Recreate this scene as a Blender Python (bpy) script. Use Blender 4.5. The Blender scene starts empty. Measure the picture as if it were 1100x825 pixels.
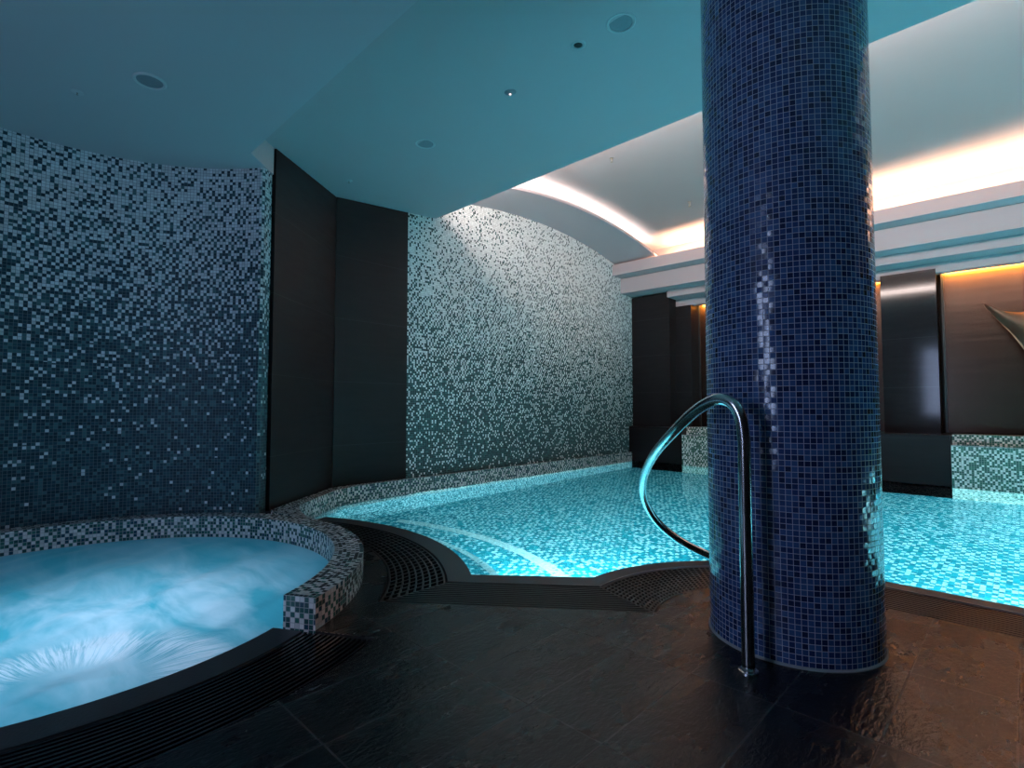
import bpy, bmesh, math, random
from mathutils import Vector, Matrix
random.seed(4)
C = bpy.context.scene.collection
PI = math.pi
def rad(a): return math.radians(a)

# ------------------------------------------------------------------ materials
def newmat(name):
    m = bpy.data.materials.new(name); m.use_nodes = True
    nt = m.node_tree; nt.nodes.clear()
    return m, nt
class N:
    """tiny node helper"""
    def __init__(s, nt): s.nt = nt
    def n(s, t, **k):
        x = s.nt.nodes.new(t)
        for a, b in k.items(): setattr(x, a, b)
        return x
    def l(s, a, b): s.nt.links.new(a, b)
    def put(s, sock, v):
        if hasattr(v, 'links'): s.l(v, sock)
        else: sock.default_value = v
    def m(s, op, a, b=0.0, c=0.0, clamp=False):
        x = s.n('ShaderNodeMath', operation=op, use_clamp=clamp)
        s.put(x.inputs[0], a); s.put(x.inputs[1], b)
        if len(x.inputs) > 2: s.put(x.inputs[2], c)
        return x.outputs[0]
    def vm(s, op, a, b=None):
        x = s.n('ShaderNodeVectorMath', operation=op)
        s.put(x.inputs[0], a)
        if b is not None: s.put(x.inputs[1], b)
        return x.outputs[0]
    def mix(s, f, a, b):
        x = s.n('ShaderNodeMix', data_type='RGBA')
        s.put(x.inputs[0], f); s.put(x.inputs[6], a); s.put(x.inputs[7], b)
        return x.outputs[2]
    def mr(s, v, a, b, c, d):
        x = s.n('ShaderNodeMapRange'); s.put(x.inputs[0], v)
        for i, q in enumerate((a, b, c, d)): x.inputs[i+1].default_value = q
        return x.outputs[0]
    def noise(s, vec, scale, detail=2, rough=.5, dist=0):
        x = s.n('ShaderNodeTexNoise'); 
        if vec is not None: s.put(x.inputs['Vector'], vec)
        x.inputs['Scale'].default_value = scale; x.inputs['Detail'].default_value = detail
        x.inputs['Roughness'].default_value = rough; x.inputs['Distortion'].default_value = dist
        return x.outputs['Fac']
    def bump(s, h, strength, dist=.01):
        x = s.n('ShaderNodeBump'); s.put(x.inputs['Height'], h)
        x.inputs['Strength'].default_value = strength; x.inputs['Distance'].default_value = dist
        return x.outputs[0]
def rgb(r, g, b): return (r, g, b, 1)
def principled(g, color, rough=.5, metal=0, normal=None, coat=0):
    p = g.n('ShaderNodeBsdfPrincipled')
    g.put(p.inputs['Base Color'], color); g.put(p.inputs['Roughness'], rough)
    p.inputs['Metallic'].default_value = metal
    p.inputs['Coat Weight'].default_value = coat
    if normal is not None: g.l(normal, p.inputs['Normal'])
    o = g.n('ShaderNodeOutputMaterial'); g.l(p.outputs[0], o.inputs[0])
    return p
def plain(name, color, rough=.5, metal=0, var=.12, nscale=6, bump=0, coat=0):
    m, nt = newmat(name); g = N(nt)
    pos = g.n('ShaderNodeTexCoord').outputs['Object']
    nz = g.noise(pos, nscale, 4)
    a = tuple(c*(1-var) for c in color) + (1,); b = tuple(min(1, c*(1+var)) for c in color) + (1,)
    col = g.mix(nz, a, b)
    nrm = g.bump(g.noise(pos, nscale*12, 3), bump, .01) if bump else None
    principled(g, col, rough, metal, nrm, coat)
    return m
def mosaic(name, pitch, prob, white, darks, grout, rough=.18, tilt=.0, gw=.06, chance=.45, spec=.5):
    """square glass mosaic in UV metres; share of white tiles may change with height (the laid pattern)"""
    m, nt = newmat(name); g = N(nt)
    uv = g.n('ShaderNodeUVMap').outputs[0]
    sc = g.vm('SCALE', uv); sc.node.inputs['Scale'].default_value = 1/pitch
    cell = g.vm('FLOOR', sc); fr = g.vm('FRACTION', sc)
    wn = g.n('ShaderNodeTexWhiteNoise', noise_dimensions='2D'); g.l(cell, wn.inputs['Vector'])
    sep = g.n('ShaderNodeSeparateColor'); g.l(wn.outputs['Color'], sep.inputs[0])
    # evenly scattered layout, as mosaic sheets are mixed: interleaved sequence plus some chance
    dp = g.n('ShaderNodeVectorMath', operation='DOT_PRODUCT'); g.l(cell, dp.inputs[0]); dp.inputs[1].default_value = (.06711056, .00583715, 0)
    ign = g.m('FRACT', g.m('MULTIPLY', g.m('FRACT', g.m('ADD', dp.outputs['Value'], 10.0)), 52.9829189))
    r1 = g.m('FRACT', g.m('ADD', ign, g.m('MULTIPLY', wn.outputs['Value'], chance)))
    # independent second random
    sh = g.vm('ADD', cell, (91.7, 37.3, 0))
    wn2 = g.n('ShaderNodeTexWhiteNoise', noise_dimensions='2D'); g.l(sh, wn2.inputs['Vector'])
    sep2 = g.n('ShaderNodeSeparateColor'); g.l(wn2.outputs['Color'], sep2.inputs[0])
    if isinstance(prob, (int, float)): p = float(prob)
    else:
        z = g.n('ShaderNodeSeparateXYZ'); g.l(uv, z.inputs[0])
        cr = g.n('ShaderNodeFloatCurve'); 
        z0, z1 = prob[0][0], prob[-1][0]
        g.l(g.mr(z.outputs[1], z0, z1, 0, 1), cr.inputs['Value'])
        cv = cr.mapping.curves[0]
        cv.points[0].location = (0, prob[0][1]); cv.points[-1].location = (1, prob[-1][1])
        for (a, b) in prob[1:-1]: cv.points.new((a-z0)/(z1-z0), b)
        cr.mapping.update(); p = cr.outputs[0]
    wm = g.m('LESS_THAN', r1, p)
    ramp = g.n('ShaderNodeValToRGB'); ramp.color_ramp.interpolation = 'CONSTANT'
    e = ramp.color_ramp.elements
    n = len(darks); e[0].position = 0; e[0].color = darks[0] + (1,); e[1].position = 1/n; e[1].color = darks[min(1, n-1)] + (1,)
    for i in range(2, n):
        q = e.new(i/n); q.color = darks[i] + (1,)
    g.l(sep2.outputs[0], ramp.inputs[0])
    wv = g.mix(sep2.outputs[1], tuple(c*.72 for c in white) + (1,), white + (1,))
    col = g.mix(wm, ramp.outputs[0], wv)
    s2 = g.n('ShaderNodeSeparateXYZ'); g.l(fr, s2.inputs[0])
    ax = g.m('ABSOLUTE', g.m('SUBTRACT', s2.outputs[0], .5)); ay = g.m('ABSOLUTE', g.m('SUBTRACT', s2.outputs[1], .5))
    gm = g.m('GREATER_THAN', g.m('MAXIMUM', ax, ay), .5-gw)
    col = g.mix(gm, col, grout + (1,))
    rg = g.mr(gm, 0, 1, rough, .7)
    nrm = None
    if tilt:
        h = g.m('ADD', g.m('MULTIPLY', g.m('SUBTRACT', s2.outputs[0], .5), g.m('SUBTRACT', sep.outputs[1], .5)),
                g.m('MULTIPLY', g.m('SUBTRACT', s2.outputs[1], .5), g.m('SUBTRACT', sep.outputs[2], .5)))
        h = g.m('ADD', h, g.m('MULTIPLY', gm, -.12))
        nrm = g.bump(h, 1.0, tilt)
    pr = principled(g, col, rg, 0, nrm)
    pr.inputs['Specular IOR Level'].default_value = spec
    return m

W_ = (.80, .82, .80)
M = {}
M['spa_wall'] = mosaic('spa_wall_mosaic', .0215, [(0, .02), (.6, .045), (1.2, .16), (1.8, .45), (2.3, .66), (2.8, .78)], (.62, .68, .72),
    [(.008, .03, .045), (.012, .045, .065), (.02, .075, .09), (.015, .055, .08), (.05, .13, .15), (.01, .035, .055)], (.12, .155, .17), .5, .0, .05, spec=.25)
M['pool_wall_tile'] = mosaic('pool_wall_mosaic', .0215, [(0, .12), (.7, .20), (1.3, .36), (1.9, .56), (2.5, .74), (3.6, .88)], (.92, .94, .93),
    [(.008, .045, .045), (.012, .065, .065), (.010, .035, .042), (.03, .11, .11), (.006, .028, .032)], (.20, .25, .25), .5, .0, .05, spec=.25)
M['rim'] = mosaic('rim_mosaic', .0215, .42, (.80, .78, .76), [(.02, .10, .095), (.015, .07, .075), (.03, .14, .12), (.012, .06, .10)], (.38, .38, .37), .2, .0015)
M['block'] = mosaic('block_mosaic', .0215, .44, (.90, .89, .84), [(.02, .11, .08), (.015, .08, .07), (.03, .14, .10)], (.38, .38, .33), .2, .0015)
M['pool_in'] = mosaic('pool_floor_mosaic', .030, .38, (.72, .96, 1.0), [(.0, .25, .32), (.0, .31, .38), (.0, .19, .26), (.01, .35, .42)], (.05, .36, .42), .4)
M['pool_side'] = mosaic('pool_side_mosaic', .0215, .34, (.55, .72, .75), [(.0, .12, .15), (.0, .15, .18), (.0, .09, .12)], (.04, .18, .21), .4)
M['column'] = mosaic('column_mosaic', .0202, .05, (.05, .11, .28), [(.018, .035, .12), (.030, .060, .18), (.042, .095, .24), (.021, .042, .135), (.052, .115, .27), (.014, .024, .08), (.036, .075, .20)],
    (.48, .48, .58), .16, .0028, .05, .9, spec=.6)
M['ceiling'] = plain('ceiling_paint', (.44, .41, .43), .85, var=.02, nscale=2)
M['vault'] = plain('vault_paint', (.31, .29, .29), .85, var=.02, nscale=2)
M['beamw'] = plain('beam_paint', (.47, .40, .41), .8, var=.02, nscale=2)
M['curb'] = plain('dark_honed_stone_curb', (.035, .037, .040), .42, var=.3, nscale=9, bump=.12)
M['channel'] = plain('drain_channel_black', (.006, .006, .006), .7)
M['grate'] = plain('black_plastic_grate', (.012, .012, .013), .38, var=.3)
M['grate_spa'] = plain('black_wet_grate', (.010, .010, .011), .22, var=.3)
M['steel'] = plain('brushed_stainless_steel', (.55, .54, .55), .22, 1, var=.05, nscale=20)
M['trimm'] = plain('pale_grout_trim', (.30, .29, .30), .5)
M['white_plastic'] = plain('fixture_white_plastic', (.50, .52, .54), .5, var=.04)
M['grille'] = plain('fixture_grille', (.22, .25, .28), .6, var=.1, nscale=60)
M['black'] = plain('fixture_black', (.012, .012, .014), .4)
M['brass'] = plain('sprinkler_metal', (.25, .22, .18), .35, .8)
M['sculpt'] = plain('bronze_sheet', (.36, .22, .15), .45, .85, var=.25, nscale=5, bump=.1)

def slab_mat(polish=False):
    m, nt = newmat('polished_dark_panel' if polish else 'dark_slate_panel'); g = N(nt)
    pos = g.n('ShaderNodeNewGeometry').outputs['Position']
    s = g.n('ShaderNodeSeparateXYZ'); g.l(pos, s.inputs[0])
    f = g.m('FRACT', g.m('DIVIDE', g.m('SUBTRACT', s.outputs[2], .525), .62))
    j = g.m('GREATER_THAN', g.m('ABSOLUTE', g.m('SUBTRACT', f, .5)), .4965)
    st = g.n('ShaderNodeMapping'); g.l(pos, st.inputs[0]); st.inputs['Scale'].default_value = (1, 1, 7)
    nz = g.noise(st.outputs[0], 3.5, 6, .6)
    col = g.mix(nz, rgb(.008, .0058, .0064), rgb(.020, .0148, .0158))
    col = g.mix(j, col, rgb(.035, .032, .032))
    principled(g, col, .085 if polish else g.mr(nz, .3, .7, .34, .46), 0, None if polish else g.bump(nz, .06, .01)).inputs['Specular IOR Level'].default_value = .35 if polish else .15
    return m
M['slab'] = slab_mat(); M['slab_polished'] = slab_mat(True)
def floor_mat():
    m, nt = newmat('dark_slate_floor_tile'); g = N(nt)
    pos = g.n('ShaderNodeNewGeometry').outputs['Position']
    s = g.n('ShaderNodeSeparateXYZ'); g.l(pos, s.inputs[0])
    def joint(o, off, p, w):
        f = g.m('FRACT', g.m('ADD', g.m('DIVIDE', g.m('SUBTRACT', o, off), p), .5))
        return g.m('LESS_THAN', g.m('MULTIPLY', g.m('ABSOLUTE', g.m('SUBTRACT', f, .5)), p), w)
    j = g.m('MAXIMUM', joint(s.outputs[0], -.0395, .2655, .003), joint(s.outputs[1], 1.205, .522, .003))
    c = g.n('ShaderNodeCombineXYZ')
    g.l(g.m('FLOOR', g.m('DIVIDE', g.m('ADD', s.outputs[0], .0395), .2655)), c.inputs[0])
    g.l(g.m('FLOOR', g.m('DIVIDE', g.m('SUBTRACT', s.outputs[1], 1.205), .522)), c.inputs[1])
    wn = g.n('ShaderNodeTexWhiteNoise', noise_dimensions='2D'); g.l(c.outputs[0], wn.inputs['Vector'])
    off = g.vm('ADD', pos, g.vm('MULTIPLY', wn.outputs['Color'], (9, 9, 0)))
    st = g.n('ShaderNodeMapping'); g.l(off, st.inputs[0]); st.inputs['Scale'].default_value = (1, .45, 1)
    big = g.noise(st.outputs[0], 3.5, 6, .62, 0)
    fine = g.noise(st.outputs[0], 60, 4, .6, .4)
    col = g.mix(big, rgb(.004, .004, .005), rgb(.009, .0082, .0095))
    col = g.mix(j, col, rgb(.055, .05, .05))
    h = g.m('ADD', g.m('MULTIPLY', fine, .6), g.m('MULTIPLY', big, .8))
    h = g.m('SUBTRACT', h, g.m('MULTIPLY', j, .6))
    p = principled(g, col, g.mr(big, .3, .7, .36, .18), 0, g.bump(h, .62, .010))
    p.inputs['Specular IOR Level'].default_value = .34
    return m
M['floor'] = floor_mat()
def water_mat():
    m, nt = newmat('pool_water'); g = N(nt)
    pos = g.n('ShaderNodeNewGeometry').outputs['Position']
    st = g.n('ShaderNodeMapping'); g.l(pos, st.inputs[0]); st.inputs['Rotation'].default_value = (0, 0, rad(35)); st.inputs['Scale'].default_value = (1, 1.5, 1)
    h = g.m('ADD', g.noise(st.outputs[0], 2.2, 2), g.m('MULTIPLY', g.noise(st.outputs[0], 9, 2), .16))
    nb = g.bump(h, .22, .02)
    r_ = g.n('ShaderNodeBsdfRefraction'); r_.inputs['IOR'].default_value = 1.33; r_.inputs['Roughness'].default_value = 0
    r_.inputs['Color'].default_value = (.60, .95, 1, 1); g.l(nb, r_.inputs['Normal'])
    q_ = g.n('ShaderNodeBsdfGlossy'); q_.inputs['Roughness'].default_value = 0; g.l(nb, q_.inputs['Normal'])
    z_ = g.n('ShaderNodeFresnel'); z_.inputs[0].default_value = 1.33; g.l(nb, z_.inputs['Normal'])
    b = g.n('ShaderNodeMixShader'); g.l(z_.outputs[0], b.inputs[0]); g.l(r_.outputs[0], b.inputs[1]); g.l(q_.outputs[0], b.inputs[2])
    o = g.n('ShaderNodeOutputMaterial'); g.l(b.outputs[0], o.inputs[0])
    return m
M['water'] = water_mat()
def spa_mat(cx, cy):
    m, nt = newmat('bubbling_spa_water'); g = N(nt)
    pos = g.n('ShaderNodeNewGeometry').outputs['Position']
    # swept long-exposure foam: noise stretched along the swirl (in polar coordinates about the jet)
    c = g.vm('SUBTRACT', pos, (cx, cy, 0))
    s = g.n('ShaderNodeSeparateXYZ'); g.l(c, s.inputs[0])
    ang = g.m('ARCTAN2', s.outputs[1], s.outputs[0]); r = g.m('SQRT', g.m('ADD', g.m('POWER', s.outputs[0], 2), g.m('POWER', s.outputs[1], 2)))
    pc = g.n('ShaderNodeCombineXYZ'); g.l(g.m('MULTIPLY', ang, 5.5), pc.inputs[0]); g.l(g.m('MULTIPLY', r, .9), pc.inputs[1])
    streak = g.noise(pc.outputs[0], 6, 4, .7, .3)
    st = g.n('ShaderNodeMapping'); g.l(pos, st.inputs[0]); st.inputs['Rotation'].default_value = (0, 0, rad(-42)); st.inputs['Scale'].default_value = (.9, 2.4, 1)
    soft = g.noise(st.outputs[0], 1.7, 5, .55, .5)
    foam = g.mr(soft, .36, .64, 0, 1)
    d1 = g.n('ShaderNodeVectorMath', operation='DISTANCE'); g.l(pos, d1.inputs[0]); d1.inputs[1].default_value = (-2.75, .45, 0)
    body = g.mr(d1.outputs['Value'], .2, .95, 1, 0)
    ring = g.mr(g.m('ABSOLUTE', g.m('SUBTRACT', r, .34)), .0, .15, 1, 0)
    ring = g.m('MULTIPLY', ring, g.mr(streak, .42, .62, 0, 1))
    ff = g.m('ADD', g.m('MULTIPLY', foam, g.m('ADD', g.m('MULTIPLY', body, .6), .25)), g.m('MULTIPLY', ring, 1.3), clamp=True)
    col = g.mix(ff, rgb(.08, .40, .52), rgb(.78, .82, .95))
    d = g.n('ShaderNodeBsdfDiffuse'); g.l(col, d.inputs[0])
    t = g.n('ShaderNodeBsdfTranslucent'); g.l(col, t.inputs[0])
    hh = g.m('ADD', g.m('MULTIPLY', soft, .5), g.m('MULTIPLY', g.m('MULTIPLY', streak, ring), .5))
    nb = g.bump(hh, .5, .05); g.l(nb, d.inputs['Normal'])
    a = g.n('ShaderNodeMixShader'); a.inputs[0].default_value = .55; g.l(d.outputs[0], a.inputs[1]); g.l(t.outputs[0], a.inputs[2])
    gl = g.n('ShaderNodeBsdfGlossy'); gl.inputs['Roughness'].default_value = .3; g.l(nb, gl.inputs['Normal'])
    fz = g.n('ShaderNodeFresnel'); fz.inputs[0].default_value = 1.33; g.l(nb, fz.inputs['Normal'])
    b = g.n('ShaderNodeMixShader'); g.l(g.m('MULTIPLY', fz.outputs[0], .5), b.inputs[0]); g.l(a.outputs[0], b.inputs[1]); g.l(gl.outputs[0], b.inputs[2])
    o = g.n('ShaderNodeOutputMaterial'); g.l(b.outputs[0], o.inputs[0])
    return m
M['spa_water'] = spa_mat(-2.2, .25)
def copper_mat():
    m, nt = newmat('brushed_bronze_panel'); g = N(nt)
    pos = g.n('ShaderNodeNewGeometry').outputs['Position']
    st = g.n('ShaderNodeMapping'); g.l(pos, st.inputs[0]); st.inputs['Scale'].default_value = (60, 1, .6)
    nz = g.noise(st.outputs[0], 3, 3)
    st2 = g.n('ShaderNodeMapping'); g.l(pos, st2.inputs[0]); st2.inputs['Scale'].default_value = (.6, 1, 5)
    nb = g.noise(st2.outputs[0], 1.4, 2)
    col = g.mix(nz, rgb(.030, .018, .013), rgb(.060, .035, .025))
    principled(g, col, .27, .72, g.bump(g.m('ADD', g.m('MULTIPLY', nz, .08), nb), .12, .03))
    return m
M['copper'] = copper_mat()
def emis(name, col, s):
    m, nt = newmat(name); g = N(nt)
    e = g.n('ShaderNodeEmission'); e.inputs[0].default_value = col + (1,); e.inputs[1].default_value = s
    o = g.n('ShaderNodeOutputMaterial'); g.l(e.outputs[0], o.inputs[0]); return m
WINDOW_STRENGTH = 9.0
M['daylight'] = emis('window_daylight', (.50, .64, 1.0), WINDOW_STRENGTH)
M['led'] = emis('indicator_light', (1, .75, .75), 1.5)

# ------------------------------------------------------------------ mesh helpers
def obj(name, verts, faces, mat, parent=None, uvs=None, smooth=False):
    me = bpy.data.meshes.new(name); me.from_pydata([tuple(v) for v in verts], [], faces); 
    if uvs is not None:
        l = me.uv_layers.new(name='UVMap')
        for p in me.polygons:
            for li, q in zip(p.loop_indices, uvs[p.index]): l.data[li].uv = q
    me.materials.append(M[mat] if isinstance(mat, str) else mat)
    if smooth:
        for p in me.polygons: p.use_smooth = True
    me.update()
    o = bpy.data.objects.new(name, me); C.objects.link(o)
    if parent: o.parent = parent
    return o
def from_bm(name, bm, mat, parent=None, smooth=False):
    me = bpy.data.meshes.new(name); bm.normal_update(); bm.to_mesh(me); bm.free()
    me.materials.append(M[mat]); 
    if smooth:
        for p in me.polygons: p.use_smooth = True
    o = bpy.data.objects.new(name, me); C.objects.link(o)
    if parent: o.parent = parent
    return o
def thing(name, label, cat, loc=(0, 0, 0), group=None):
    o = bpy.data.objects.new(name, None); C.objects.link(o); o.location = loc; o.empty_display_size = .1
    return tag(o, label, cat, group)
def tag(o, label, cat, group=None, kind=None):
    o['label'] = label; o['category'] = cat
    if group: o['group'] = group
    if kind: o['kind'] = kind
    return o
def struct(o, label=None):
    o['kind'] = 'structure'
    if label: o['label'] = label
    return o
def arc(cx, cy, r, a0, a1, n):
    return [(cx+r*math.cos(rad(a0+(a1-a0)*i/n)), cy+r*math.sin(rad(a0+(a1-a0)*i/n))) for i in range(n+1)]
def resample(path, n):
    L = [0]
    for a, b in zip(path, path[1:]): L.append(L[-1]+math.dist(a, b))
    out = []; k = 0
    for i in range(n+1):
        t = L[-1]*i/n
        while k < len(L)-2 and L[k+1] < t: k += 1
        f = (t-L[k])/max(1e-9, L[k+1]-L[k]); a, b = path[k], path[k+1]
        out.append((a[0]+(b[0]-a[0])*f, a[1]+(b[1]-a[1])*f))
    return out
def lerp(A, B, t): return [(a[0]+(b[0]-a[0])*t, a[1]+(b[1]-a[1])*t) for a, b in zip(A, B)]
class MB:
    def __init__(s): s.v = []; s.f = []; s.uv = []
    def quad(s, a, b, c, d, uv=None):
        i = len(s.v); s.v += [a, b, c, d]; s.f.append((i, i+1, i+2, i+3)); s.uv.append(uv or [(0, 0)]*4)
    def poly(s, pts, z, flip=False):
        i = len(s.v); s.v += [(p[0], p[1], z) for p in pts]; idx = list(range(i, i+len(pts)))
        if flip: idx.reverse()
        s.f.append(tuple(idx)); q = [(p[0], p[1]) for p in pts]
        if flip: q.reverse()
        s.uv.append(q)
    def ribbon(s, path, z0, z1, uoff=0):
        L = uoff
        zf0 = z0 if callable(z0) else (lambda t: z0); zf1 = z1 if callable(z1) else (lambda t: z1)
        n = len(path)-1
        for i, (a, b) in enumerate(zip(path, path[1:])):
            d = math.dist(a, b); p0, p1, q0, q1 = zf0(i/n), zf0((i+1)/n), zf1(i/n), zf1((i+1)/n)
            s.quad((*a, p0), (*b, p1), (*b, q1), (*a, q0), [(L, p0), (L+d, p1), (L+d, q1), (L, q0)]); L += d
    def slab(s, A, B, z0, z1, bottom=True):
        """solid swept between two matching plan paths"""
        L = 0
        for i in range(len(A)-1):
            a, b, c, d = A[i], A[i+1], B[i+1], B[i]
            ds = math.dist(lerp([a], [d], .5)[0], lerp([b], [c], .5)[0]); w0 = math.dist(a, d); w1 = math.dist(b, c)
            s.quad((*a, z1), (*b, z1), (*c, z1), (*d, z1), [(L, z1), (L+ds, z1), (L+ds, z1+w1), (L, z1+w0)])
            s.quad((*a, z0), (*b, z0), (*b, z1), (*a, z1), [(L, z0), (L+ds, z0), (L+ds, z1), (L, z1)])
            s.quad((*c, z0), (*d, z0), (*d, z1), (*c, z1), [(L+ds, z0+3), (L, z0+3), (L, z1+3), (L+ds, z1+3)])
            if bottom: s.quad((*d, z0), (*c, z0), (*b, z0), (*a, z0))
            L += ds
        for k in (0, -1):
            a, d = A[k], B[k]; w = math.dist(a, d)
            q = [(*a, z0), (*d, z0), (*d, z1), (*a, z1)]; uv = [(7, z0), (7+w, z0), (7+w, z1), (7, z1)]
            s.quad(*q, uv)
    def box(s, x0, x1, y0, y1, z0, z1):
        s.slab([(x0, y0), (x1, y0)], [(x0, y1), (x1, y1)], z0, z1)
    def build(s, name, mat, parent=None, smooth=False, weld=False):
        o = obj(name, s.v, s.f, mat, parent, s.uv, False)
        if True:
            bm = bmesh.new(); bm.from_mesh(o.data); bmesh.ops.remove_doubles(bm, verts=bm.verts, dist=1e-5)
            bmesh.ops.recalc_face_normals(bm, faces=bm.faces)
            if smooth:
                for f in bm.faces: f.smooth = True
                for e in bm.edges:
                    if len(e.link_faces) != 2 or e.calc_face_angle(0) > rad(35): e.smooth = False
            bm.to_mesh(o.data); bm.free()
        return o
def catmull(pts, n):
    out = []; P = [pts[0]] + list(pts) + [pts[-1]]
    for i in range(1, len(P)-2):
        for k in range(n):
            t = k/n; a, b, c, d = (Vector(P[i+j]) for j in (-1, 0, 1, 2))
            out.append(.5*((2*b)+(-a+c)*t+(2*a-5*b+4*c-d)*t*t+(-a+3*b-3*c+d)*t**3))
    out.append(Vector(pts[-1])); return out
def tube(name, pts, r, mat, parent=None, seg=20):
    pts = [Vector(p) for p in pts]; v = []; f = []
    T = [(pts[min(i+1, len(pts)-1)]-pts[max(i-1, 0)]).normalized() for i in range(len(pts))]
    n = T[0].orthogonal().normalized()
    for i, p in enumerate(pts):
        if i: n = (n - T[i]*n.dot(T[i])).normalized()
        b = T[i].cross(n)
        for k in range(seg):
            a = 2*PI*k/seg; v.append(p + (n*math.cos(a)+b*math.sin(a))*r)
    for i in range(len(pts)-1):
        for k in range(seg):
            a = i*seg+k; b2 = i*seg+(k+1) % seg; f.append((a, b2, b2+seg, a+seg))
    f.append(tuple(range(seg))[::-1]); f.append(tuple(range((len(pts)-1)*seg, len(pts)*seg)))
    return obj(name, v, f, mat, parent, None, True)
def lathe(name, prof, mat, parent=None, seg=40, loc=(0, 0, 0), smooth=True):
    """prof: (r, z) list revolved about z, offset by loc"""
    v = []; f = []; n = len(prof)
    for k in range(seg):
        a = 2*PI*k/seg
        for r, z in prof: v.append((loc[0]+r*math.cos(a), loc[1]+r*math.sin(a), loc[2]+z))
    for k in range(seg):
        for i in range(n-1):
            a = k*n+i; b = ((k+1) % seg)*n+i; f.append((a, b, b+1, a+1))
    me = obj(name, v, f, mat, parent, None, smooth)
    bm = bmesh.new(); bm.from_mesh(me.data); bmesh.ops.remove_doubles(bm, verts=bm.verts, dist=1e-6)
    bmesh.ops.recalc_face_normals(bm, faces=bm.faces)
    for e in bm.edges:
        if len(e.link_faces) == 2 and e.calc_face_angle(0) > rad(40): e.smooth = False
    bm.to_mesh(me.data); bm.free()
    return me

# ------------------------------------------------------------------ plan geometry (metres; z = 0 is the deck)
SX, SY = -3.27, .30          # centre of the round spa
CX, CY = -.66, 2.32          # centre of the curb curve round the column
KX, KY, KR = -.687, 2.304, .306   # column
XR, YB, YF = 2.6, -3.0, 8.6  # right wall, back wall, far wall
ZL = 2.68
WPOOL = -.03; ZB = -.85
def seg4(rs, as_, rc, ac, n=(36, 12, 28, 10)):
    left = arc(SX, SY, rs, 116, as_, n[0])
    right = arc(CX, CY, rc, ac, 90, n[2])
    mid = resample([left[-1], right[0]], n[1])
    far = resample([right[-1], (XR, right[-1][1])], n[3])
    return left, mid, right, far
G_in = seg4(1.95, 55.2, 1.0, 180)
G_co = seg4(1.82, 52.4, .90, 185.8)
G_gr = seg4(1.51, 43.1, .56, 201)
def join(G): return G[0] + G[1][1:] + G[2][1:] + G[3][1:]
P_in, P_co, P_gr = join(G_in), join(G_co), join(G_gr)
wallL = [(-4.785, 2.45), (-4.79, 3.29), (-4.88, 8.0)]
rim_front = [(-3.52, 1.675), (-3.72, 1.69), (-3.90, 1.74), (-4.06, 1.80), (-4.26, 2.005), (-4.49, 2.27), (-4.59, 2.39), (-4.65, 2.56), (-4.70, 2.83), (-4.725, 3.3), (-4.83, 8.02)]
rim_back = [(-3.66, 1.635), (-3.88, 1.58), (-4.055, 1.585), (-4.22, 1.76), (-4.42, 2.0), (-4.60, 2.22), (-4.75, 2.40), (-4.775, 2.60), (-4.78, 2.83), (-4.795, 3.3), (-4.885, 8.02)]

# ------------------------------------------------------------------ floor, curbs, drains
b = MB()
poly = arc(SX, SY, 1.65, -90, 30, 40) + arc(SX, SY, 1.385, 30, 116, 40) + arc(SX, SY, 1.51, 116, 43.1, 40) + [p for p in P_gr[37:]] + [(XR, YB), (-5.0, YB), (-5.0, -1.35)]
b.poly(poly, 0)
fl = b.build('floor', 'floor'); struct(fl, 'dark slate tiled pool deck')
b = MB(); b.poly([(-5.3, YB-.2), (XR+.2, YB-.2), (XR+.2, YF+.3), (-5.3, YF+.3)], -1.05); struct(b.build('floor_base', 'channel'))

b = MB(); b.slab(P_in, P_co, -.12, .0); struct(b.build('trim_1', 'curb', smooth=True), 'dark stone curb along the near edge of the pool')
b = MB(); b.slab(arc(SX, SY, 1.2, -90, 29.3, 60), arc(SX, SY, 1.335, -90, 29.3, 60), -.12, .0); struct(b.build('trim_2', 'curb', smooth=True), 'dark stone curb along the front of the spa')
b = MB(); q_ = G_co[2] + G_co[3][1:]; q2 = [(x_, y_-.006) if x_ > -.8 else (x_+.005, y_-.003) for x_, y_ in q_]
b.slab(q_, q2, -.02, .002); struct(b.build('trim_3', 'trimm', smooth=True), 'thin pale edge strip along the pool curb')
# drain channels below the grates
b = MB(); b.ribbon(P_co, -.12, -.004); b.ribbon(P_gr, -.12, -.001)
for i in range(len(P_co)-1):
    b.quad((*P_co[i], -.12), (*P_co[i+1], -.12), (*P_gr[i+1], -.12), (*P_gr[i], -.12))
struct(b.build('floor_channel', 'channel'))
b = MB(); b.slab(arc(SX, SY, 1.335, -90, 30, 50), arc(SX, SY, 1.65, -90, 30, 50), -.125, -.12)
b.ribbon(arc(SX, SY, 1.65, -90, 30, 50), -.12, -.001); b.ribbon([arc(SX, SY, 1.385, 30, 31, 1)[0], arc(SX, SY, 1.65, 30, 31, 1)[0]], -.12, -.001)
struct(b.build('floor_channel', 'channel'))

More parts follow.
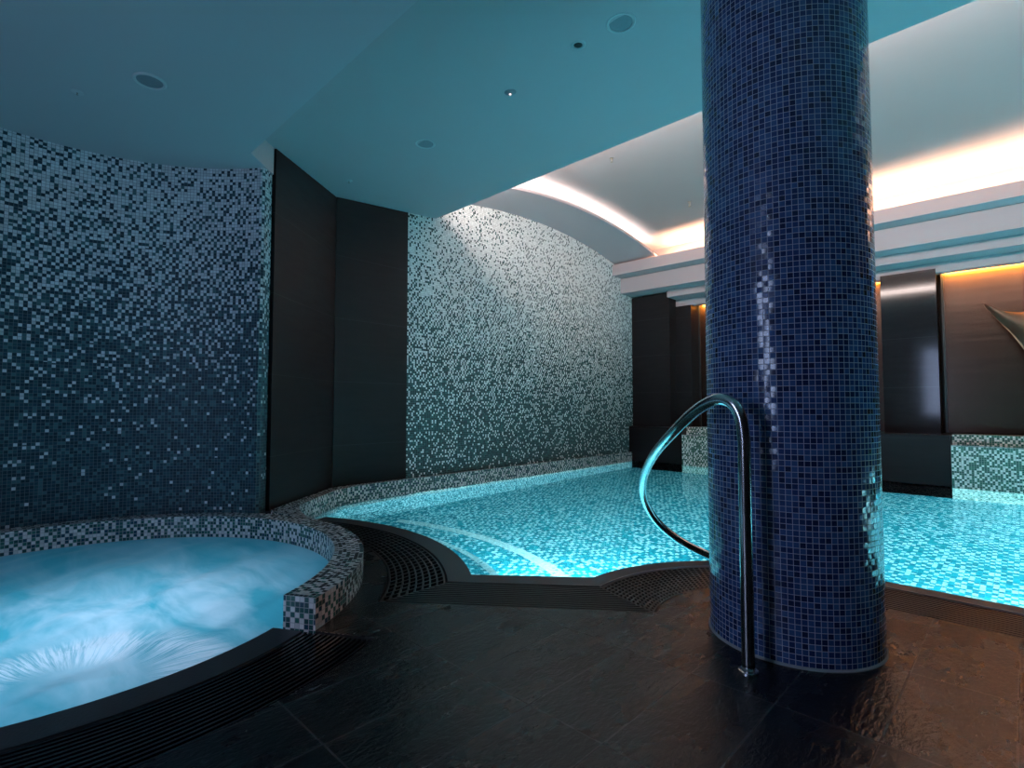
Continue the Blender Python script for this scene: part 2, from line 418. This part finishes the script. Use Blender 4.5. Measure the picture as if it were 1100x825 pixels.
def grate(name, label, A, B, bars, cross, mat='grate', bw=.0085, cw=.006, inset=.014, drop=-.004, low=.0):
    A2 = lerp(A, B, inset/.3); B2 = lerp(A, B, 1-inset/.3)
    n = len(A)-1; m = MB()
    for k in range(bars+1):
        t = k/bars; c = lerp(A2, B2, t)
        w = bw/.3/2
        m.slab(lerp(A2, B2, t-w), lerp(A2, B2, t+w), drop-.022, drop)
    top = drop-.001-low
    for k in range(cross+1):
        t = k/cross*n; i = min(int(t), n-1); f = t-i
        a = lerp([A2[i]], [A2[i+1]], f)[0]; c = lerp([B2[i]], [B2[i+1]], f)[0]
        dx, dy = c[0]-a[0], c[1]-a[1]; L = math.hypot(dx, dy); nx, ny = -dy/L*cw/2, dx/L*cw/2
        m.slab([(a[0]-nx, a[1]-ny), (c[0]-nx, c[1]-ny)], [(a[0]+nx, a[1]+ny), (c[0]+nx, c[1]+ny)], drop-.022, top)
    o = m.build(name, mat)
    return tag(o, label, 'drain grate')
grate('drain_grate', 'black plastic drain grate curving between the spa rim and the pool curb', G_co[0], G_gr[0], 8, 34, bw=.010, cw=.012)
grate('drain_grate', 'straight black slotted drain grate along the short middle stretch of pool curb', G_co[1], G_gr[1], 12, 5, bw=.012, low=.014)
grate('drain_grate', 'curved black drain grate wrapping round the pool side of the blue mosaic column', G_co[2], G_gr[2], 12, 44, bw=.009, cw=.010)
grate('drain_grate', 'straight dark drain grate right of the blue column beside the pool', G_co[3], G_gr[3], 12, 14, bw=.013, low=.014)
o = grate('drain_grate', 'wet black slotted drain grate curving along the front of the spa', arc(SX, SY, 1.335, -90, 29.6, 60), arc(SX, SY, 1.65, -90, 29.6, 60), 13, 16, mat='grate_spa', bw=.011, low=.012)

# ------------------------------------------------------------------ spa
b = MB(); ri = arc(SX, SY, 1.235, 30, 270, 120); ro = arc(SX, SY, 1.385, 30, 270, 120)
b.slab(ro, ri, -.12, .13); o = b.build('mosaic_coping', 'rim', smooth=True)
tag(o, 'raised curved mosaic coping wrapping round the bubbling spa', 'rim')
b = MB(); b.ribbon(arc(SX, SY, 1.25, 0, 360, 96), -.9, -.03); b.poly(arc(SX, SY, 1.25, 0, 360, 96), -.9)
struct(b.build('floor_spa_basin', 'pool_in'))
# water surface of the spa: a real, heaving mesh
def spa_h(x, y):
    r = math.hypot(x+2.20, y-.25)
    h = .030*math.exp(-(r/.20)**2) + .018*math.exp(-((r-.34)/.08)**2)*(.7+.3*math.sin(7*math.atan2(y-.25, x+2.20)))
    h += .008*math.exp(-(((x+3.0)**2+(y-.5)**2)/.16)) + .006*math.sin(9*x+4*y)+.005*math.sin(13*y-5*x+1)+.003*math.sin(27*x+19*y)
    e = min(1, max(0, (1.2-math.hypot(x-SX, y-SY))/.12)); return h*e
v = [(SX, SY, -.012+spa_h(SX, SY))]; f = []; NR, NA = 80, 200
for i in range(1, NR+1):
    for k in range(NA):
        a = 2*PI*k/NA; r = 1.238*i/NR; x, y = SX+r*math.cos(a), SY+r*math.sin(a); v.append((x, y, -.012+spa_h(x, y)))
for k in range(NA): f.append((0, 1+k, 1+(k+1) % NA))
for i in range(NR-1):
    for k in range(NA):
        a = 1+i*NA+k; c = 1+i*NA+(k+1) % NA; f.append((a, a+NA, c+NA, c))
tag(obj('spa_water', v, f, 'spa_water', None, None, True), 'bubbling foamy blue water filling the round spa', 'water', kind='stuff')

# ------------------------------------------------------------------ pool basin and water
b = MB(); n0 = 4
basin = list(P_in) + [(XR, 7.90), (-4.83, 7.90)] + list(reversed(rim_front[2:-1]))
b.poly(basin, ZB); struct(b.build('pool_basin', 'pool_in'), 'mosaic floor of the pool under water')
b = MB(); b.ribbon(basin + [basin[0]], ZB, -.02); struct(b.build('pool_basin', 'pool_side'), 'mosaic sides of the pool under water')  # side walls of the basin, from its floor up to the water
def step(name, label, r, a0, a1, ztop, w, r0=1.955):  # steps added to carry the painted streaks of underwater light
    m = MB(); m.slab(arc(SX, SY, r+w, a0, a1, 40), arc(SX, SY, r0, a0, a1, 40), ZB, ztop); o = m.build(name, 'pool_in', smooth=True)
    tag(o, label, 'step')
    n = MB(); n.slab(arc(SX, SY, r+w+.004, a0, a1, 40), arc(SX, SY, r+w-(.045 if w < .5 else .09), a0, a1, 40), ztop-.05, ztop+.004); q = n.build('light_streak', 'streak_white', o, smooth=True); q['label'] = 'pale mosaic band painted as a streak of underwater light'  # pale edge band paints a bright streak of underwater light
    return o
M['streak_white'] = mosaic('light_streak_mosaic', .0215, .93, (.85, .9, .9), [(.3, .5, .5), (.2, .4, .4)], (.6, .7, .7), .3)  # near-white tiles standing in for underwater light streaks
step('added_step', 'added upper curved mosaic step under water beside the left curb', 1.94, 110, 58, -.28, .235)
step('added_step', 'added lower curved mosaic step under water, deeper than the first', 1.94, 110, 58, -.56, .75, 2.185)
wv = [(p[0], p[1], WPOOL) for p in basin]
wo = obj('pool_water', wv, [tuple(range(len(wv)))], 'water')
if wo.data.polygons[0].normal.z < 0: wo.data.flip_normals()
tag(wo, 'clear turquoise water filling the swimming pool', 'water', kind='stuff')

b = MB(); b.slab(rim_front, rim_back, -.2, .13); o = b.build('mosaic_coping', 'rim', smooth=True)
tag(o, 'long low mosaic coping between the pool water and the left walls', 'rim')

# ------------------------------------------------------------------ walls
b = MB(); wp = [(-5.0, YB), (-5.0, -1.1)] + arc(SX, SY, 1.375, 255, 122, 90) + [(-4.08, 1.555)]
L1 = wp
b.ribbon(resample(L1, 140), 0, ZL+.02)
struct(b.build('wall_left', 'spa_wall', smooth=True), 'curved mosaic wall around the spa')
b = MB(); b.ribbon(resample([(-4.80, 3.27), (-4.892, 8.4)], 8), -.2, 3.8); struct(b.build('wall_pool', 'pool_wall_tile'), 'white and green mosaic wall beside the pool')
def poly_slab(name, pts, z0, z1, mat='slab', parent=None):
    m = MB(); m.ribbon(list(pts)+[pts[0]], z0, z1); m.poly(pts, z1); m.poly(pts, z0, True); return m.build(name, mat, parent)
def RZ(y): return 2.865 + (y-1.30)*.0868     # sloping soffit over the pool edge
t = (-.64, .77); nn = (.77, .64)
pf0 = (-4.06, 1.575); pf1 = (-4.775, 2.435)
def pil(name, pts, z1s, label):
    v = []; n = len(pts)
    for p in pts: v.append((*p, .12))
    for p, z in zip(pts, z1s): v.append((*p, z))
    f = [tuple(range(n))[::-1], tuple(range(n, 2*n))] + [(i, (i+1) % n, (i+1) % n+n, i+n) for i in range(n)]
    o = obj(name, v, f, 'slab'); struct(o, label); return o
pts = [pf0, pf1, (pf1[0]-.07, pf1[1]-.02), (pf0[0]-.05, pf0[1]-.035)]
pil('wall_pilaster', pts, [RZ(p[1])-.006 for p in pts], 'tall dark stone slab angled between the spa wall and the pool')
pts = [(-4.775, 2.44), (-4.79, 3.285), (-4.9, 3.285), (-4.9, 2.44)]
pil('wall_pilaster', pts, [RZ(p[1])-.006 for p in pts], 'tall dark stone slab beside the pool mosaic wall')
# back and right walls (behind the camera), with the window that lights the column
def wall_rect(name, pts, mat):
    o = obj(name, pts, [(0, 1, 2, 3)], mat); return struct(o)
wx0, wx1, wz0, wz1 = -2.12, -1.1, .62, 2.64
b = MB()
for (x0, x1, z0, z1) in ((-5.0, wx0, 0, 3.2), (wx1, XR, 0, 3.2), (wx0, wx1, 0, wz0), (wx0, wx1, wz1, 3.2)):
    b.box(x0, x1, YB-.15, YB, z0, z1)
struct(b.build('wall_back', 'slab'))
w = thing('window_1', 'tall daylight window in the wall behind the viewer', 'window', ((wx0+wx1)/2, YB, wz0)); struct(w)
def child_box(name, x0, x1, y0, y1, z0, z1, mat, par):
    m = MB(); L = par.location; m.box(x0-L[0], x1-L[0], y0-L[1], y1-L[1], z0-L[2], z1-L[2]); return m.build(name, mat, par)
child_box('window_pane', wx0+.001, wx1-.001, YB-.10, YB-.09, wz0+.001, wz1-.001, 'daylight', w)
m = MB(); Lc = w.location
for (x0, x1, z0, z1) in ((wx0, wx0+.05, wz0, wz1), (wx1-.05, wx1, wz0, wz1), (wx0+.05, wx1-.05, wz0, wz0+.05), (wx0+.05, wx1-.05, wz1-.05, wz1), (-1.62, -1.58, wz0+.05, wz1-.05)):
    m.box(x0-Lc[0], x1-Lc[0], -.09, -.02, z0-Lc[2], z1-Lc[2])
m.build('window_frame', 'black', w)
wall_rect('wall_right', [(XR, YB, -1), (XR, YF, -1), (XR, YF, 4), (XR, YB, 4)], 'slab')

# ------------------------------------------------------------------ ceilings
b = MB(); Lp = [(XR, YB), (XR, 1.30), (-3.84, 1.315), (-4.08, 1.57), (-5.0, 1.57), (-5.0, YB)]
M['ceiling_low'] = plain('ceiling_paint_low', (.45, .46, .49), .85, var=.02, nscale=2)
b.poly(Lp, ZL); struct(b.build('ceiling', 'ceiling_low'), 'flat lower ceiling over the spa and deck')
b = MB(); b.ribbon([(XR, 1.30), (-3.84, 1.315), (-4.08, 1.57)], ZL, 3.05); struct(b.build('ceiling_fascia', 'ceiling'))
YE = 3.68
v = [(XR, 1.2, RZ(1.2)), (XR, YE, RZ(YE)), (-5.0, YE, RZ(YE)), (-5.0, 1.2, RZ(1.2)),
     (XR, YE, 3.15), (-5.0, YE, 3.15), (XR, YE-.05, 3.15), (-5, YE-.05, 3.15), (XR, YE-.05, 3.12), (-5, YE-.05, 3.12), (XR, 3.2, 3.12), (-5, 3.2, 3.12)]
f = [(0, 1, 2, 3), (1, 4, 5, 2), (4, 6, 7, 5), (6, 8, 9, 7), (8, 10, 11, 9)]
struct(obj('ceiling_soffit', v, f, 'ceiling'), 'soffit over the near edge of the pool')
# arched vault over the pool
def arch(y, edge, rise, y0=3.3, y1=7.78):
    t = (y-(y0+y1)/2)/((y1-y0)/2); return edge + rise*(1-t*t)
NY = 40
v = []; f = []
V0, V1 = 3.25, 7.72
ys = [V0+(V1-V0)*i/NY for i in range(NY+1)]
for y in ys: v += [(-4.34, y, arch(y, 3.45, .24)), (XR, y, arch(y, 3.45, .24))]
for i in range(NY): f.append((2*i, 2*i+1, 2*i+3, 2*i+2))
n = len(v); v += [(-4.34, V1, 3.0), (XR, V1, 3.0), (-4.34, V0, 3.1), (XR, V0, 3.1)]
f.append((2*NY, 2*NY+1, n+1, n)); f.append((0, 1, n+3, n+2))
# end wall of the recess (left)
e = len(v)
for y in ys: v += [(-4.34, y, 3.30 + .20*(1-((min(7.6, max(3.62, y))-5.6)/1.85)**2)+.015)]
for i in range(NY): f.append((2*i, 2*i+2, e+i+1, e+i))
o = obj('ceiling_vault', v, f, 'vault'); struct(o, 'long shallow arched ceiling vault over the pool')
# arched soffit along the mosaic wall: underside, lip, top
def sof(y): return 3.30 + .20*(1-((y-5.6)/1.85)**2)
XS = -4.12
ys = [3.62+(7.62-3.62)*i/NY for i in range(NY+1)]
v = []; f = []
for y in ys: v += [(-4.95, y, sof(y)), (XS, y, sof(y)), (XS, y, sof(y)+.035), (XS-.03, y, sof(y)+.035), (XS-.04, y, sof(y)+.02), (-4.95, y, sof(y)+.02)]
for i in range(NY):
    for k in range(6):
        a = i*6+k; c = i*6+(k+1) % 6; f.append((a, c, c+6, a+6))
struct(obj('ceiling_arch', v, f, 'beamw'), 'arched soffit along the top of the pool mosaic wall')
# stepped beams along the far side
def beam(name, y0, y1, zbL, zbR, ztL, ztR, x0, label):
    x1 = XR; k = (x1-x0)/(0-x0); zbR = zbL+(zbR-zbL)*k; ztR = ztL+(ztR-ztL)*k
    v = [(x0, y0, zbL), (x1, y0, zbR), (x1, y0, ztR), (x0, y0, ztL), (x0, y1, zbL), (x1, y1, zbR), (x1, y1, ztR), (x0, y1, ztL)]
    f = [(0, 1, 2, 3), (5, 4, 7, 6), (0, 4, 5, 1), (3, 2, 6, 7), (0, 3, 7, 4), (1, 5, 6, 2)]
    return struct(obj(name, v, f, 'beamw'), label)
beam('ceiling_beam', 7.42, 7.50, 3.09, 3.058, 3.27, 3.215, -4.95, 'white cove lip, nearest and highest of the stepped beams')
beam('ceiling_beam', 7.50, 7.98, 3.09, 3.058, 3.12, 3.09, -4.95, 'white cove shelf')
beam('ceiling_beam', 7.67, 8.10, 2.825, 2.79, 3.08, 3.05, -4.95, 'second stepped beam under the cove')
beam('ceiling_beam', 7.95, 8.30, 2.705, 2.672, 2.82, 2.785, -4.17, 'third stepped beam')
beam('ceiling_beam', 8.25, 8.40, 2.585, 2.55, 2.70, 2.667, -4.17, 'lowest stepped beam above the niches')
# roof above everything that closes the room
wall_rect('ceiling_roof', [(-5.3, YB, 4.0), (XR, YB, 4.0), (XR, YF+.3, 4.0), (-5.3, YF+.3, 4.0)], 'channel')

# ------------------------------------------------------------------ far wall with niches
b = MB(); b.box(-5.0, XR, YF, YF+.1, -.2, 3.0); struct(b.build('wall_far', 'slab'), 'dark far wall behind the niches')
b = MB()
for x0, x1, y0 in ((-4.95, -3.915, 7.90), (-3.915, -2.895, 8.31), (-2.895, -.625, 7.90), (-.625, .555, 8.31), (.555, XR, 7.90)): b.box(x0, x1, y0, YF, -.9, .567)
pl = b.build('wall_plinth', 'slab'); struct(pl, 'dark stone plinth rising from the far side of the pool')
def box_struct(x0, x1, y0, y1, z0, z1, label, name='wall_pier', mat='slab'):
    m = MB(); m.box(x0, x1, y0, y1, z0, z1); return struct(m.build(name, mat), label)
box_struct(-4.93, -4.175, 8.03, YF, .567, 2.80, 'dark stone pier at the far left corner')
box_struct(-4.175, -3.90, 8.24, YF, .567, 2.585, 'narrow dark stone pier right of the corner pier')
box_struct(-1.30, -.735, 8.22, YF, .567, 2.60, 'dark polished stone pier right of the column', mat='slab_polished')
box_struct(.75, 1.3, 8.22, YF, .567, 2.60, 'dark stone pier past the right niche')
def panel(x0, x1, label):
    m = MB(); m.box(x0, x1, 8.52, 8.56, .58, 2.66); o = m.build('bronze_panel', 'copper'); tag(o, label, 'wall panel')
    f = MB(); f.box(x0-.012, x0+.012, 8.49, 8.56, .58, 2.66); f.build('edge_strip', 'black', o)
panel(-3.88, -1.34, 'brushed bronze niche panel mostly hidden behind the blue column')
panel(-.70, .72, 'amber-lit brushed bronze niche panel right of the column, behind the curved sheet sculpture')
for x0, x1, lab in ((-3.91, -2.9, 'mosaic water block against the plinth, left of the column'), (-.62, .55, 'mosaic water block against the plinth, right of the column')):
    t_ = thing('mosaic_block', lab, 'block', ((x0+x1)/2, 8.0, -.2)); cx = (x0+x1)/2
    for nm, (y0, y1, z0, z1) in (('front_tier', (7.88, 8.04, -.9, .452)), ('back_tier', (8.04, 8.30, -.9, .575))):
        m = MB(); yy0 = y0
        m.box(x0-cx, x1-cx, yy0-8.0, y1-8.0, z0+.2, z1+.2); m.build(nm, 'block', t_)
    m = MB(); m.box(x0-cx, x1-cx, 7.877-8.0, 7.90-8.0, .452+.2, .459+.2); q = m.build('edge_trim', 'trimm', t_)

# sculpture: thin curved bronze sheet, like a crescent sail, standing on the plinth
def sculpture():
    t_ = thing('sheet_sculpture', 'curved bronze sheet sculpture with a pointed tip in the right niche', 'sculpture', (-.0, 8.3, .575))
    # outline: top edge and lower edge, in local (x, z); tip at left
    top = [(-.305, 1.545), (-.22, 1.475), (-.12, 1.42), (.0, 1.395), (.14, 1.40), (.30, 1.45), (.46, 1.56)]
    low = [(-.305, 1.535), (-.23, 1.40), (-.15, 1.27), (-.07, 1.14), (.06, .86), (.16, .45), (.20, .0)]
    T = catmull([(x, 0, z) for x, z in top], 6); B = catmull([(x, 0, z) for x, z in low], 6)
    v = []; f = []; n = 10; N2 = len(T)
    for s in (0, .02):
        for i in range(N2):
            for k in range(n+1):
                q = T[i].lerp(B[i], k/n); d = (T[i]-B[i]).length
                y = -.16*math.sin(PI*k/n)*min(1, d*2.4) - .10*(i/N2) + .12*(k/n)*(1-i/N2)
                v.append((q.x, y+s, q.z))
    W = n+1
    for i in range(N2-1):
        for k in range(n):
            a = i*W+k; f.append((a, a+W, a+W+1, a+1)); a2 = a+N2*W; f.append((a2, a2+1, a2+W+1, a2+W))
        for k in (0, n):
            a = i*W+k; f.append((a, a+N2*W, a+W+N2*W, a+W))
    obj('curved_sheet', v, f, 'sculpt', t_, None, True)
    m = MB(); m.box(.08, .34, -.12, .10, 0, .03); m.build('foot_plate', 'black', t_)
sculpture()

# ------------------------------------------------------------------ column
t_ = thing('mosaic_column', 'thick round column clad in dark blue glass mosaic beside the handrail', 'column', (KX, KY, 0))
v = []; f = []; uv = []; NS = 96
for k in range(NS+1):
    a = 2*PI*k/NS
    for z in (.006, RZ(KY)+.01): v.append((KR*math.cos(a), KR*math.sin(a), z))
circ = 2*PI*KR; tl = .0202*round(circ/.0202)
for k in range(NS):
    a = 2*k; f.append((a, a+2, a+3, a+1)); u0, u1 = tl*k/NS, tl*(k+1)/NS; uv.append([(u0, 0), (u1, 0), (u1, v[1][2]), (u0, v[1][2])])
obj('shaft', v, f, 'column', t_, uv, True)
lathe('base_bead', [(KR-.01, .0), (KR+.006, .0), (KR+.006, .004), (KR+.001, .009), (KR-.01, .009)], 'trimm', t_, 96)

# ------------------------------------------------------------------ handrail

raw = [(-.697, 1.865, .004), (-.6965, 1.864, .39), (-.696, 1.863, .70), (-.697, 1.862, .80), (-.708, 1.860, .872), (-.740, 1.862, .917), (-.805, 1.885, .925), (-.911, 1.945, .882), (-1.059, 2.052, .791), (-1.242, 2.227, .679),
       (-1.420, 2.445, .555), (-1.520, 2.591, .445), (-1.560, 2.702, .338), (-1.541, 2.790, .233), (-1.480, 2.879, .142), (-1.409, 2.962, .078), (-1.344, 3.030, .036), (-1.290, 3.068, .004)]
t_ = thing('handrail', 'looped stainless steel handrail in front of the blue column', 'handrail', (raw[0][0], raw[0][1], 0))
base = Vector((raw[0][0], raw[0][1], 0))
tube('tube', [p-base for p in catmull(raw, 8)], .0215, 'steel', t_, 24)
lathe('base_flange', [(.0, .012), (.024, .012), (.032, .009), (.034, .001), (.0, .001)], 'steel', t_, 32)
e_ = Vector(raw[-1])-base
lathe('base_flange', [(.0, .012), (.024, .012), (.032, .009), (.034, .001), (.0, .001)], 'steel', t_, 32, (e_.x, e_.y, 0))

# ------------------------------------------------------------------ ceiling fittings
def fitting_speaker(loc, label):
    t_ = thing('ceiling_speaker', label, 'ceiling speaker', loc, 'round ceiling speakers')
    lathe('ring', [(.062, -.001), (.064, -.007), (.074, -.009), (.079, -.004), (.079, .0)], 'white_plastic', t_, 40)
    lathe('grille', [(.0, -.005), (.062, -.003), (.062, .0)], 'grille', t_, 40)
def sprinkler(loc, label, r=.030, s=1):
    t_ = thing('sprinkler', label, 'sprinkler', loc, 'ceiling sprinklers')
    lathe('escutcheon', [(.0, -.004), (r*.8, -.004), (r, -.001), (r, .0)], 'white_plastic' if r > .028 else 'brass', t_, 24)
    lathe('head', [(.0, -.046*s), (.014*s, -.046*s), (.014*s, -.043*s), (.005*s, -.04*s), (.004*s, -.028*s), (.009*s, -.022*s), (.009*s, -.003)], 'brass', t_, 16)
fitting_speaker((-3.373, .626, ZL), 'round ceiling speaker over the spa, far left')
fitting_speaker((-1.487, 2.363, RZ(2.363)), 'round ceiling speaker nearest the blue column')
fitting_speaker((-3.301, 2.418, RZ(2.418)), 'round ceiling speaker near the dark stone slabs')
sprinkler((-3.789, .364, ZL), 'small sprinkler on the ceiling left of the spa speaker', .030, .35)
sprinkler((-4.338, 2.333, RZ(2.333)), 'small sprinkler on the soffit above the dark stone slabs', .030, .5)
sprinkler((-3.122, 6.60, arch(6.60, 3.45, .24)), 'pendent sprinkler hanging from the warm lit part of the vault', .024, 1.5)
sprinkler((-3.217, 4.897, arch(4.897, 3.45, .24)), 'pendent sprinkler in the pale middle of the vault', .024, 1.0)
t_ = thing('downlight', 'small unlit black recessed downlight in a round trim beside the speaker nearest the column', 'downlight', (-1.755, 2.341, RZ(2.341)))
lathe('trim_ring', [(.024, -.001), (.026, -.006), (.038, -.008), (.044, -.003), (.044, .0)], 'white_plastic', t_, 32)
lathe('lens', [(.0, -.012), (.014, -.010), (.024, -.003), (.025, .0)], 'black', t_, 32)
t_ = thing('smoke_detector', 'small round ceiling sensor with a tiny glowing red-white indicator', 'sensor', (-2.353, 2.40, RZ(2.40)))
lathe('housing', [(.0, -.014), (.020, -.013), (.034, -.006), (.040, .0)], 'grille', t_, 32)
lathe('indicator', [(.0, -.019), (.007, -.017), (.009, -.013)], 'led', t_, 16)

# ------------------------------------------------------------------ lights
def area(name, loc, size, power, color, direction, spread=180, shape='RECTANGLE'):
    l = bpy.data.lights.new(name, 'AREA'); l.shape = shape; l.size = size[0]; l.size_y = size[1]; l.energy = power; l.color = color; l.spread = rad(spread)
    o = bpy.data.objects.new(name, l); C.objects.link(o); o.location = loc
    o.rotation_euler = Vector(direction).to_track_quat('-Z', 'Y').to_euler(); return o
def strip(name, p0, p1, width, power, color, up):
    """linear cove lamp from p0 to p1 shining along up"""
    p0, p1 = Vector(p0), Vector(p1); ax = (p1-p0).normalized(); z = -Vector(up).normalized(); z = (z - ax*z.dot(ax)).normalized(); y = z.cross(ax)
    l = bpy.data.lights.new(name, 'AREA'); l.shape = 'RECTANGLE'; l.size = (p1-p0).length; l.size_y = width; l.energy = power; l.color = color
    o = bpy.data.objects.new(name, l); C.objects.link(o)
    m = Matrix((ax, y, z)).transposed().to_4x4(); m.translation = (p0+p1)/2; o.matrix_world = m; return o
WARM = (1.0, .54, .33); NEU = (1.0, .81, .75)
strip('cove_lamp_far', (-4.0, 7.60, 3.14), (XR-.1, 7.60, 3.14), .05, 230, WARM, (0, -.35, 1))
strip('cove_lamp_near', (-4.3, 3.60, 3.18), (XR-.1, 3.60, 3.18), .12, 190, NEU, (0, 1, .3))
for ya, yb in ((3.85, 4.7), (4.7, 5.6), (5.6, 6.5), (6.5, 7.35)):
    strip('cove_lamp_left', (-4.20, ya, sof(ya)+.045), (-4.20, yb, sof(yb)+.045), .03, 7, NEU, (-.45, 0, 1))
l_ = strip('cove_lamp_near', (-4.1, 3.62, 3.20), (XR-.1, 3.62, 3.20), .05, 36, NEU, (0, .8, .8)); l_.data.spread = rad(75)
AMBER = (1.0, .42, .07)
strip('niche_lamp_right', (-.68, 8.44, 2.61), (.70, 8.44, 2.61), .03, 95, AMBER, (0, 1, -.9))
strip('niche_lamp_middle', (-3.85, 8.44, 2.61), (-1.36, 8.44, 2.61), .03, 110, AMBER, (0, 1, -.9))
CY_ = (.60, .93, 1.0)
# underwater pool lamps on the near, right-hand and far right walls of the basin
for x, y, dx, dy, pw in ((-1.93, 2.13, -.63, .77, 45), (-1.66, 2.72, -.95, .4, 60)):
    area('pool_lamp', (x+dx*.02, y+dy*.02, -.42), (.25, .25), pw, CY_, (dx, dy, -.1), shape='DISK')
for x in (.2, 1.4):
    area('pool_lamp', (x, 3.40, -.55), (.4, .4), 62, CY_, (-.25, 1, .1), shape='DISK')
for y in (4.2, 5.6, 7.0):
    area('pool_lamp', (XR-.03, y, -.35), (.4, .4), {4.2: 130, 5.6: 210, 7.0: 300}[y], CY_, (-1, 0, -.12), shape='DISK')
for o_ in bpy.data.lights:
    if o_.name.startswith('niche'): o_.spread = rad(110)
area('spa_lamp', (-2.95, .45, -.75), (.9, .9), 15, (.60, .84, 1.0), (0, 0, 1), shape='DISK')
area('spa_lamp', (-2.5, -.4, -.75), (.5, .5), 6, (.5, .84, 1.0), (0, 0, 1), shape='DISK')

# ------------------------------------------------------------------ world, camera, view
w = bpy.data.worlds.new('World'); bpy.context.scene.world = w; w.use_nodes = True
w.node_tree.nodes['Background'].inputs[0].default_value = (.01, .014, .02, 1); w.node_tree.nodes['Background'].inputs[1].default_value = .3
cam = bpy.data.cameras.new('camera'); co = bpy.data.objects.new('camera', cam); C.objects.link(co)
cam.sensor_fit = 'HORIZONTAL'; cam.sensor_width = 36; cam.lens = 36*565/1100; cam.clip_start = .02
co.location = (0, 0, .9); co.rotation_euler = (PI/2+math.atan(24.5/565), 0, math.atan(550/565)); bpy.context.scene.camera = co
sc = bpy.context.scene
sc.view_settings.view_transform = 'Standard'; sc.view_settings.look = 'None'; sc.view_settings.gamma = 1; sc.view_settings.exposure = 0
sc.view_settings.use_curve_mapping = False
sc.cycles.max_bounces = 12; sc.cycles.diffuse_bounces = 5; sc.cycles.transmission_bounces = 8; sc.cycles.glossy_bounces = 5
sc.cycles.sample_clamp_indirect = 6; sc.cycles.blur_glossy = .5
